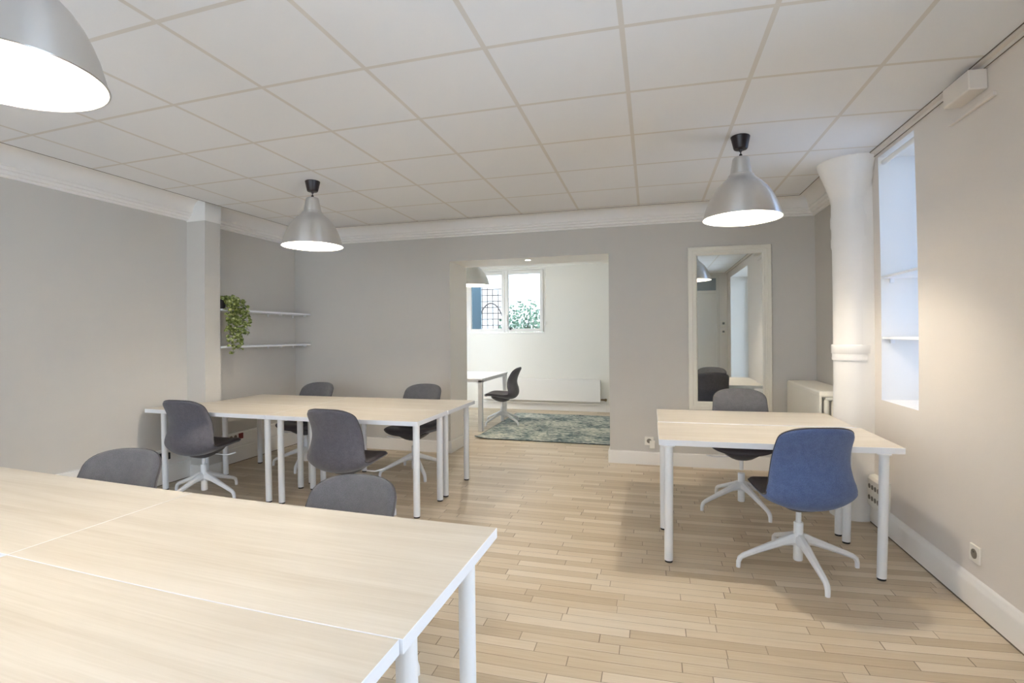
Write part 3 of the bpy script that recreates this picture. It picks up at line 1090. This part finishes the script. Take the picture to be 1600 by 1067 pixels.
def make_chair(out_m, in_m, seat_m):
    root = empty('swivel_chair')
    bm = bmesh.new()
    shell_part(bm, 0, SPLIT, True, True)
    seat = link('seat', bm, [M[out_m], M[seat_m]], root, smooth='auto')
    bm = bmesh.new()
    shell_part(bm, SPLIT, len(ROWS) - 1, True, True)
    back = link('backrest', bm, [M[out_m], M[in_m]], root, smooth='auto')
    # piping along the border
    left = [Vector(r[0][0]) for r in ROWS]
    right = [Vector(r[0][-1]) for r in ROWS]
    mid_b = [Vector(p) for p in ROWS[-1][0]]
    bm = bmesh.new()
    tube(bm, left[SPLIT:] + mid_b[1:-1] + right[SPLIT:][::-1], 0.0042, 6)
    link('piping', bm, M['piping'], back, smooth=True)
    mid_f = [Vector(p) for p in ROWS[0][0]]
    bm = bmesh.new()
    tube(bm, left[:SPLIT + 1][::-1] + mid_f[1:-1] + right[:SPLIT + 1], 0.0042, 6)
    link('piping', bm, M['piping'], seat, smooth=True)
    # mechanism cover: shallow dish under the seat
    bm = bmesh.new()
    rings = []
    for sx, y0, y1, z in ((0.150, -0.15, 0.17, 0.418), (0.135, -0.14, 0.15, 0.396), (0.085, -0.10, 0.10, 0.362), (0.05, -0.055, 0.055, 0.346), (0.032, -0.035, 0.035, 0.341)):
        rings.append([bm.verts.new((sx * math.copysign(abs(math.cos(t)) ** 0.7, math.cos(t)),
                                    (y0 + y1) / 2 + (y1 - y0) / 2 * math.copysign(abs(math.sin(t)) ** 0.7, math.sin(t)), z)) for t in [2 * PI * k / 28 for k in range(28)]])
    for a, b in zip(rings, rings[1:]):
        for k in range(28):
            bm.faces.new([a[k], b[k], b[(k + 1) % 28], a[(k + 1) % 28]])
    bm.faces.new(rings[0])
    bm.faces.new(list(reversed(rings[-1])))
    bmesh.ops.recalc_face_normals(bm, faces=bm.faces[:])
    link('mechanism_cover', bm, M['plate'], root, smooth='auto')
    bm = bmesh.new()
    cyl(bm, (0, 0, 0.26), (0, 0, 0.348), 0.0155, n=20)
    link('gas_lift', bm, M['legw'], root, smooth='auto')
    bm = bmesh.new()
    lathe(bm, [(0, 0.272), (0.024, 0.272), (0.0265, 0.268), (0.0265, 0.05), (0.024, 0.046), (0, 0.046)], 28)
    link('column_sleeve', bm, M['legw'], root, smooth='auto')
    bm = bmesh.new()
    tube(bm, [(0.05, 0.03, 0.372), (0.13, 0.04, 0.366), (0.20, 0.05, 0.362), (0.225, 0.06, 0.368), (0.26, 0.085, 0.378)], [0.0045, 0.0045, 0.0045, 0.007, 0.006], 8)
    link('lever', bm, M['legw'], root, smooth=True)
    star = empty('star_base')
    star.parent = root
    prof = [(0.012, 0.170, 0.030, 0.037), (0.045, 0.169, 0.027, 0.033), (0.085, 0.158, 0.025, 0.025), (0.14, 0.138, 0.0225, 0.022), (0.22, 0.108, 0.019, 0.0185),
            (0.29, 0.081, 0.0165, 0.0165), (0.322, 0.067, 0.0155, 0.016), (0.338, 0.052, 0.0145, 0.014)]
    for k in range(4):
        a = k * PI / 2
        ca, sa = math.cos(a), math.sin(a)
        bm = bmesh.new()
        rings = []
        secs = [(r, z, w, h, 0.0) for r, z, w, h in prof]
        secs[-1] = (0.336, 0.052, 0.0150, 0.0155, -PI / 4)
        secs += [(0.343, 0.034, 0.0140, 0.0125, -PI / 2), (0.344, 0.0, 0.0125, 0.0120, -PI / 2)]
        for r, z, w, h, tilt in secs:
            ring = []
            for t in [PI / 8 + 2 * PI * q / 8 for q in range(8)]:
                lat, up = w * 1.06 * math.cos(t), h * 1.06 * math.sin(t)
                rr, zz = r - up * math.sin(tilt) * 1.0, z + up * math.cos(tilt)
                ring.append(bm.verts.new((rr * ca - lat * sa, rr * sa + lat * ca, max(0.0, zz))))
            rings.append(ring)
        for p, q in zip(rings, rings[1:]):
            for i in range(8):
                bm.faces.new([p[i], p[(i + 1) % 8], q[(i + 1) % 8], q[i]])
        bm.faces.new(rings[0])
        bm.faces.new(list(reversed(rings[-1])))
        bmesh.ops.recalc_face_normals(bm, faces=bm.faces[:])
        link('star_leg', bm, M['legw'], star, smooth='auto')
    bm = bmesh.new()
    lathe(bm, [(0, 0.208), (0.028, 0.207), (0.034, 0.198), (0.036, 0.175), (0.033, 0.148), (0.028, 0.142), (0, 0.142)], 24)
    link('hub', bm, M['legw'], star, smooth='auto')
    return root


CH = {}
CH['grey'] = make_chair('fab', 'fabi', 'seat')
CH['blue'] = make_chair('blue', 'fabi', 'seat')
used = set()
NOGROUP = None


def place_chair(kind, x, y, face, base, lift, label, group):
    """face / base in degrees (world direction of the seat front / of one star leg)"""
    src = CH[kind]
    if kind in used:
        o = copy_tree(src)
    else:
        o = src
        used.add(kind)
    o.location = (x, y, 0)
    o.rotation_euler = (0, 0, math.radians(face - 90))
    for ch in o.children:
        k = ch.name.split('.')[0]
        ch.location = (0, 0, 0)
        ch.rotation_euler = (0, 0, 0)
        if k == 'star_base':
            ch.rotation_euler = (0, 0, math.radians(base - (face - 90)))
        elif k != 'column_sleeve':
            ch.location = (0, 0, lift)
    tag(o, label, 'office chair', group)
    return o


GM = 'grey swivel chairs at the middle tables'
place_chair('blue', 0.84, 3.235, 100, 10, 0.0, 'blue fabric swivel chair on white star base, back to the viewer, beside the right wall', None)
place_chair('grey', 0.695, 4.295, -95, 26, 0.035, 'grey swivel chair with white star base in front of the tall mirror', None)
place_chair('grey', -3.73, 3.46, 94, -3, -0.01, 'charcoal swivel chair seen from behind at the left end of the middle tables', GM)
place_chair('grey', -2.22, 3.37, 88, 20, -0.015, 'charcoal swivel chair seen from behind at the front right table of the middle group', GM)
place_chair('grey', -3.55, 4.60, -92, 20, -0.015, 'grey swivel chair behind the middle tables, nearest the wall shelves', GM)
place_chair('grey', -2.28, 4.60, -92, 43, -0.01, 'grey swivel chair behind the middle tables, beside the opening to the back room', GM)
GF = 'grey swivel chairs behind the foreground table'
place_chair('grey', -1.21, 1.665, -90, 30, -0.105, 'grey swivel chair back rising behind the foreground table, near its middle', GF)
place_chair('grey', -2.43, 1.62, -76, 10, -0.058, 'grey swivel chair back rising behind the foreground table, at its left end', GF)
place_chair('grey', -2.20, 7.45, 183, 60, 0.0, 'dark swivel chair seen from the side at the white table in the back room', None)

# ------------------------------------------------------------------ mirror
root = empty('wall_mirror', (0.779, YB, 0.592))
tag(root, 'tall white-framed mirror hanging on the grey back wall', 'mirror')
W, H = 0.396, 1.666
bm = bmesh.new()
OUT = [(0.0, 0.0), (0.0, 0.022), (0.006, 0.028), (0.040, 0.030), (0.046, 0.024), (0.066, 0.024), (0.070, 0.028), (0.080, 0.026), (0.088, 0.012), (0.088, 0.0)]
cor = [(-W, 0), (W, 0), (W, H), (-W, H)]
inw = [(1, 1), (-1, 1), (-1, -1), (1, -1)]
rings = [[bm.verts.new((cx + ix * d, -h, cz + iz * d)) for d, h in OUT] for (cx, cz), (ix, iz) in zip(cor, inw)]
for a in range(4):
    p, q = rings[a], rings[(a + 1) % 4]
    for k in range(len(OUT)):
        bm.faces.new([p[k], q[k], q[(k + 1) % len(OUT)], p[(k + 1) % len(OUT)]])
bmesh.ops.recalc_face_normals(bm, faces=bm.faces[:])
link('frame', bm, M['cream'], root)
link('mirror_glass', bx(-W + 0.086, W - 0.086, -0.011, -0.006, 0.086, H - 0.086), M['mirror'], root)

# ------------------------------------------------------------------ shelves and ivy
for z, lab in ((1.640, 'upper white wall shelf in the alcove, holding the trailing ivy'), (1.262, 'lower white wall shelf in the alcove, with ivy tip hanging past')):
    root = empty('wall_shelf', (XL, 4.78, z))
    tag(root, lab, 'shelf', 'white shelves in the alcove')
    link('shelf_board', bx(0.001, 0.240, -0.70, 0.705, 0, 0.020, bevel=0.001), M['edge'], root)
    for yy in (0.22, 0.66):
        bm = bmesh.new()
        box(bm, 0.001, 0.20, yy - 0.008, yy + 0.008, -0.005, 0.0)
        box(bm, 0.001, 0.010, yy - 0.008, yy + 0.008, -0.03, -0.005)
        box(bm, 0.17, 0.20, yy - 0.010, yy + 0.010, -0.016, -0.005)
        link('bracket', bm, M['legw'], root)

root = empty('trailing_ivy', (-4.225, 4.145, 1.66))
tag(root, 'variegated trailing ivy in a dark pot on the upper alcove shelf', 'plant')
bm = bmesh.new()
lathe(bm, [(0, 0), (0.045, 0), (0.060, 0.085), (0.064, 0.10), (0.058, 0.10), (0.05, 0.088), (0, 0.085)], 28)
link('pot', bm, M['pot'], root, smooth='auto')
rng = random.Random(11)
bl, bs = bmesh.new(), bmesh.new()


def leaf(bm, p, d, n, s):
    d = d.normalized()
    side = d.cross(n).normalized()
    n = side.cross(d).normalized()
    pts = [(0, 0, 0), (0.12, 0.34, 0.03), (0.42, 0.46, 0.06), (0.75, 0.28, 0.03), (1.0, 0, -0.06), (0.75, -0.28, 0.03), (0.42, -0.46, 0.06), (0.12, -0.34, 0.03)]
    vs = [bm.verts.new(p + d * (a * s) + side * (b * s) + n * (c * s)) for a, b, c in pts]
    m1 = bm.verts.new(p + d * 0.45 * s - n * 0.05 * s)
    for k in range(8):
        bm.faces.new([vs[k], vs[(k + 1) % 8], m1])


vines = []
for k in range(30):
    # mound over the pot
    a = rng.uniform(0, 2 * PI)
    r = rng.uniform(0.02, 0.10)
    x, y = min(r * math.cos(a), 0.12), r * math.sin(a) + 0.04
    vines.append(([Vector((0, 0, 0.09)), Vector((x * 0.6, y * 0.6, 0.12)), Vector((x, y, rng.uniform(0.06, 0.13)))], 0.040, 5))
hang = [(0.13, 0.00, -0.36), (0.14, 0.03, -0.46), (0.15, 0.06, -0.27), (0.14, 0.10, -0.35), (0.15, 0.13, -0.20), (0.14, 0.17, -0.16), (0.15, 0.20, -0.27),
        (0.13, -0.03, -0.30), (0.14, 0.05, -0.40), (0.15, 0.08, -0.30), (0.14, 0.02, -0.24), (0.15, 0.15, -0.10), (0.14, 0.20, -0.08), (0.15, 0.11, -0.42), (0.14, 0.01, -0.14), (0.15, 0.06, -0.12)]
for hx, hy, hz in hang:
    pts = [Vector((0.01, hy * 0.2, 0.09)), Vector((hx * 0.5, hy * 0.6, 0.12)), Vector((hx * 0.95, hy * 0.9, 0.08)), Vector((hx, hy, -0.02))]
    n = max(2, int(-hz / 0.05))
    for q in range(1, n + 1):
        pts.append(Vector((hx + rng.uniform(-0.008, 0.012), hy + rng.uniform(-0.012, 0.012), -0.02 + (hz + 0.02) * q / n)))
    vines.append((pts, 0.043, 3))
for pts, ls, dens in vines:
    tube(bs, pts, 0.0016, 5)
    for a, b in zip(pts, pts[1:]):
        for q in range(dens):
            t = rng.random()
            p = a.lerp(b, t)
            ang = rng.uniform(-PI * 0.75, PI * 0.75)
            out = Vector((math.cos(ang), math.sin(ang), rng.uniform(-0.9, 0.4)))
            nn = Vector((0.8 + rng.uniform(-.5, .5), -0.5 + rng.uniform(-.6, .6), 0.6 + rng.uniform(-.5, .5)))
            if abs(out.normalized().dot(nn.normalized())) > 0.95:
                continue
            p = Vector((max(p.x, -0.10), p.y, p.z))
            leaf(bl, p + out * 0.008, out, nn, ls * rng.uniform(0.75, 1.2))
for v in list(bl.verts):
    v.co.x = max(v.co.x, -0.145)
    if v.co.z < 0.0 and v.co.x < 0.093:
        v.co.x = 0.093
tag(link('foliage', bl, M['leaf'], root), kind='stuff')
link('vine', bs, M['stem'], root)


# ------------------------------------------------------------------ right wall things
PX, PY = 1.492, 4.27


# soil pipe
def fit_to_corner(bm):
    """the pipe is built into the corner: it stops at the wall and merges with the boxed-in face"""
    bmesh.ops.delete(bm, geom=[v for v in bm.verts if v.co.x > PX + 0.012 and v.co.y > 4.1315], context='VERTS')
    for v in bm.verts:
        v.co.x = min(v.co.x, XR - 0.001)


bm = bmesh.new()
PX, PY = 1.492, 4.27
prof = [(0.160, 0.0), (0.158, 0.03), (0.148, 0.06), (0.142, 0.12), (0.140, 1.14), (0.140, 2.00), (0.146, 2.02), (0.147, 2.07), (0.143, 2.09), (0.143, 2.15), (0.148, 2.17),
        (0.149, 2.23), (0.144, 2.26), (0.142, 2.34), (0.146, 2.37), (0.158, 2.42), (0.182, 2.50), (0.208, 2.57), (0.226, 2.62), (0.232, CEIL - 0.001)]
lathe(bm, prof, 64, PX, PY)
fit_to_corner(bm)
pipe = link('soil_pipe', bm, M['white'], None, smooth='auto')
tag(pipe, 'thick white painted pipe flaring out at the ceiling beside the narrow niche', 'pipe')
bm = bmesh.new()
lathe(bm, [(0.1395, 1.165), (0.149, 1.168), (0.150, 1.185), (0.148, 1.19), (0.148, 1.215), (0.152, 1.22), (0.154, 1.275), (0.151, 1.282), (0.1395, 1.284)], 48, PX, PY)
fit_to_corner(bm)
link('pipe_collar', bm, M['white'], pipe, smooth='auto')

# multi socket box
root = empty('socket_box', (XR, 3.99, 0.12))
tag(root, 'white chamfered double-row socket box low on the right wall behind the table leg', 'socket box')
bm = bmesh.new()
prof = [(0.0, 0.0), (-0.040, 0.012), (-0.048, 0.030), (-0.048, 0.205), (-0.036, 0.225), (0.0, 0.235)]
f0 = [bm.verts.new((x - 0.001, -0.13, z)) for x, z in prof]
f1 = [bm.verts.new((x - 0.001, 0.128, z)) for x, z in prof]
n = len(prof)
for k in range(n):
    bm.faces.new([f0[k], f0[(k + 1) % n], f1[(k + 1) % n], f1[k]])
bm.faces.new(f0)
bm.faces.new(list(reversed(f1)))
bmesh.ops.recalc_face_normals(bm, faces=bm.faces[:])
link('housing', bm, M['socket'], root)
for zz in (0.075, 0.155):
    for yy in (0.095, 0.045, -0.005, -0.055):
        bm = bmesh.new()
        cyl(bm, (-0.0485, yy, zz), (-0.0515, yy, zz), 0.017, n=20)
        link('outlet', bm, M['hole'], root, smooth='auto')


def wall_socket(name, loc, rz, label, w=0.085, h=0.085):
    root = empty(name, loc, rz)
    tag(root, label, 'socket')
    link('face_plate', bx(-w / 2, w / 2, -0.011, -0.0005, 0, h, bevel=0.003), M['socket'], root)
    bm = bmesh.new()
    lathe(bm, [(0.0, 0), (0.019, 0), (0.021, 0.0025), (0.024, 0.0025), (0.024, 0.0)], 28)
    bmesh.ops.rotate(bm, verts=bm.verts[:], cent=(0, 0, 0), matrix=Matrix.Rotation(PI / 2, 3, 'X'))
    bmesh.ops.translate(bm, verts=bm.verts[:], vec=(0, -0.0112, h / 2))
    link('socket_well', bm, M['hole'], root, smooth='auto')
    bm = bmesh.new()
    cyl(bm, (0, -0.0115, h / 2 + 0.009), (0, -0.021, h / 2 + 0.009), 0.0024, n=8)
    link('earth_pin', bm, M['chrome'], root)
    return root


wall_socket('wall_socket', (XR, 2.90, 0.232), -PI / 2, 'single white wall socket above the right baseboard near the viewer')
s = wall_socket('wall_socket', (-0.015, YB, 0.205), 0, 'white wall socket with an adapter on the back wall left of the right tables', 0.09, 0.09)
bm = bmesh.new()
box(bm, 0.005, 0.060, -0.05, -0.0115, -0.025, 0.052, bevel=0.006)
link('adapter', bm, M['socket'], s)

# small box and cable duct under the ceiling edge
root = empty('junction_box', (XR, 2.90, 2.50))
tag(root, 'small white junction box under the ceiling edge on the right wall', 'junction box')
link('box_body', bx(-0.085, -0.001, -0.13, 0.10, 0.02, 0.118, bevel=0.006), M['rwall'], root)
link('cable_duct', bx(-0.018, -0.001, -0.19, 0.20, -0.04, -0.020, bevel=0.003), M['rwall'], root)

# niche shelves
for z, lab in ((1.748, 'upper white shelf in the bright narrow niche of the right wall'), (1.326, 'lower white shelf in the bright narrow niche of the right wall')):
    root = empty('niche_shelf', (XR + 0.003, (NY0 + NY1) / 2, z))
    tag(root, lab, 'shelf', 'shelves in the niche')
    link('shelf_board', bx(0, 0.34, -0.258, 0.258, 0, 0.016, bevel=0.001), M['edge'], root)
    for s in (-1, 1):
        bm = bmesh.new()
        box(bm, 0.05, 0.075, s * 0.258 - 0.018 * (s > 0), s * 0.258 + 0.018 * (s < 0), -0.03, 0)
        link('shelf_peg', bm, M['legw'], root)

# column radiator with shield
root = empty('column_radiator', (1.30, 4.44, 0))
tag(root, 'white column radiator with flat side shield in the corner behind the pipe', 'radiator')
bm = bmesh.new()
box(bm, 0.0, 0.018, 0.0, 0.99, 0.06, 0.90, bevel=0.003)
box(bm, -0.001, 0.265, -0.001, 0.991, 0.860, 0.912, bevel=0.014)
link('shield', bm, M['cream'], root)
for k in range(12):
    yk = 0.03 + 0.082 * k
    bm = bmesh.new()
    for xx in (0.060, 0.115, 0.170, 0.225):
        tube(bm, [(xx, yk, 0.10), (xx, yk, 0.13), (xx, yk, 0.82), (xx, yk, 0.85)], [0.016, 0.021, 0.021, 0.016], 12)
    box(bm, 0.045, 0.245, yk - 0.025, yk + 0.025, 0.835, 0.867, bevel=0.012)
    box(bm, 0.045, 0.245, yk - 0.025, yk + 0.025, 0.085, 0.115, bevel=0.012)
    link('radiator_section', bm, M['cream'], root, smooth='auto')
bm = bmesh.new()
cyl(bm, (0.16, -0.022, 0.83), (0.16, 0.02, 0.83), 0.017, n=14)
cyl(bm, (0.16, -0.012, 0.80), (0.16, -0.012, 0.86), 0.024, n=16)
cyl(bm, (0.16, -0.012, 0.0), (0.16, -0.012, 0.80), 0.010, n=12)
link('valve', bm, M['cream'], root, smooth='auto')

# left wall sockets and black box in the trunking
root = empty('trunking_sockets', (XL + 0.030, 4.50, 0.245))
tag(root, 'row of two white sockets and one dark red socket on the left skirting trunking', 'socket')
for yy, m in ((-0.105, 'hole'), (-0.045, 'hole')):
    bm = bmesh.new()
    cyl(bm, (0.0003, yy, 0.04), (0.004, yy, 0.04), 0.020, n=20)
    link('outlet', bm, M[m], root, smooth='auto')
link('red_outlet', bx(0.0003, 0.008, 0.0, 0.062, 0.008, 0.070, bevel=0.002), M['red'], root)
root = empty('power_strip', (XL + 0.031, 3.42, 0.24))
tag(root, 'black power strip with white lid on the left trunking beside the left end table leg', 'power strip')
link('strip_body', bx(0.0, 0.045, -0.28, 0.20, 0.0, 0.062, bevel=0.004), M['black'], root)
link('lid', bx(0.0, 0.055, -0.28, -0.02, 0.064, 0.080, bevel=0.003), M['white'], root)

# thermostat and intercom seen in the mirror
for z, w, h, nm, lab in ((1.34, 0.09, 0.11, 'thermostat', 'small white thermostat on the rear wall seen in the mirror'),
                         (1.50, 0.09, 0.13, 'intercom', 'small white intercom above the thermostat seen in the mirror')):
    root = empty(nm, (1.50, -0.45, z))
    tag(root, lab, nm)
    link('housing', bx(-w / 2, w / 2, 0.0005, 0.02, 0, h, bevel=0.004), M['socket'], root)
    link('display', bx(-w / 4, w / 4, 0.02, 0.0215, h * 0.45, h * 0.8), M['screen'], root)

# ------------------------------------------------------------------ back room things
root = empty('panel_radiator', (-1.82, YA - 0.02, 0.17))
tag(root, 'long low white panel radiator on the back room wall', 'radiator')
link('panel', bx(-1.25, 0.985, -0.10, -0.02, 0.01, 0.395, bevel=0.008), M['white'], root)
link('top_grille', bx(-1.24, 0.975, -0.095, -0.022, 0.395, 0.405), M['white'], root)
bm = bmesh.new()
cyl(bm, (-1.2, -0.05, -0.035), (1.03, -0.05, -0.035), 0.008, n=10)
cyl(bm, (1.07, -0.05, -0.165), (1.07, -0.05, 0.05), 0.008, n=10)
link('pipework', bm, M['white'], root, smooth='auto')
bm = bmesh.new()
cyl(bm, (0.985, -0.05, 0.05), (1.09, -0.05, 0.05), 0.013, n=12)
cyl(bm, (1.07, -0.075, 0.05), (1.07, -0.025, 0.05), 0.022, n=14)
link('valve', bm, M['brass'], root, smooth='auto')
for x in (-0.9, 0.6):
    link('bracket', bx(x, x + 0.04, -0.0195, 0.019, 0.05, 0.35), M['white'], root)

root = empty('area_rug', (-0.85, 7.41, 0))
tag(root, 'distressed teal and cream rug on the back room floor', 'rug')
rw, rd = 1.40, 1.09
bm = bmesh.new()
nx, ny = 60, 46
g = {}
for i in range(nx + 1):
    for j in range(ny + 1):
        x = -rw + 2 * rw * i / nx
        y = -rd + 2 * rd * j / ny
        z = 0.010 + 0.0012 * math.sin(x * 7 + y * 3)
        curl = max(0.0, 1 - math.hypot(x + rw, y + rd) / 0.22)
        z += 0.03 * curl ** 2
        g[i, j] = bm.verts.new((x, y, z))
for i in range(nx):
    for j in range(ny):
        bm.faces.new([g[i, j], g[i + 1, j], g[i + 1, j + 1], g[i, j + 1]])
ring = [(i, 0) for i in range(nx)] + [(nx, j) for j in range(ny)] + [(i, ny) for i in range(nx, 0, -1)] + [(0, j) for j in range(ny, 0, -1)]
low = [bm.verts.new((g[k].co.x, g[k].co.y, max(0.0005, g[k].co.z - 0.010))) for k in ring]
m = len(ring)
for k in range(m):
    f = bm.faces.new([g[ring[k]], low[k], low[(k + 1) % m], g[ring[(k + 1) % m]]])
bm.faces.new(list(reversed(low)))
bmesh.ops.recalc_face_normals(bm, faces=bm.faces[:])
rim = [g[k].co.copy() for k in ring]
link('pile', bm, M['rug'], root)
bm = bmesh.new()
tube(bm, [p + Vector((0, 0, -0.004)) for p in rim], 0.0055, 6, closed=True)
link('binding', bm, M['rugedge'], root, smooth=True)

# ------------------------------------------------------------------ outside the back room window
struct('ground_courtyard', bx(-9, 5, YA + 0.3, 16, 0.5, 0.62), M['court'])
root = empty('window_shutter', (-3.70, YA + 1.30, 0.62))
tag(root, 'tall blue-grey shutter panel standing outside the left pane of the back room window', 'shutter')
link('shutter_leaf', bx(-0.04, 0.19, 0.0, 0.035, 0, 2.6, bevel=0.004), M['shutter'], root)

root = empty('garden_trellis', (-4.1, 12.0, 0.62))
tag(root, 'dark wooden lattice trellis with an arch outside the left window pane', 'trellis')
bm = bmesh.new()
for k in range(11):
    x = -0.8 + 0.14 * k
    box(bm, x - 0.010, x + 0.010, 0, 0.014, 0, 2.15 - 0.03 * k)
link('upright_battens', bm, M['trellis'], root)
bm = bmesh.new()
for k in range(13):
    z = 0.10 + 0.15 * k
    box(bm, -0.85, 0.66, 0.014, 0.028, z - 0.011, z + 0.011)
link('cross_battens', bm, M['trellis'], root)
bm = bmesh.new()
tube(bm, [(0.28 + 0.36 * math.cos(t), -0.02, 0.75 + 0.80 * math.sin(t)) for t in [PI * k / 24 for k in range(25)]], 0.018, 8)
link('arch', bm, M['trellis'], root, smooth=True)

root = empty('garden_shrub', (-3.15, 13.0, 0.62))
tag(root, 'leafy green shrub outside the right window pane', 'shrub')
rng = random.Random(5)
bl = bmesh.new()
for k in range(1500):
    a, b, r = rng.uniform(0, 2 * PI), rng.uniform(-1, 1), rng.random() ** 0.4
    q = math.sqrt(1 - b * b)
    p = Vector((0.85 * r * q * math.cos(a), 0.4 * r * q * math.sin(a), 0.85 + 0.85 * r * b))
    if rng.random() < 0.25 and p.z > 1.1:
        continue
    d = Vector((rng.uniform(-1, 1), rng.uniform(-1, 1), rng.uniform(-1, 1)))
    leaf(bl, p, d, Vector((rng.uniform(-1, 1), -1, rng.uniform(-1, 1))), rng.uniform(0.05, 0.085))
tag(link('foliage', bl, M['shrub'], root), kind='stuff')
bs = bmesh.new()
for k in range(7):
    a = rng.uniform(0, 2 * PI)
    tube(bs, [(0, 0, 0), (0.12 * math.cos(a), 0.1 * math.sin(a), 0.5), (0.4 * math.cos(a), 0.25 * math.sin(a), 1.2)], [0.02, 0.014, 0.006], 6)
link('stem', bs, M['trellis'], root)
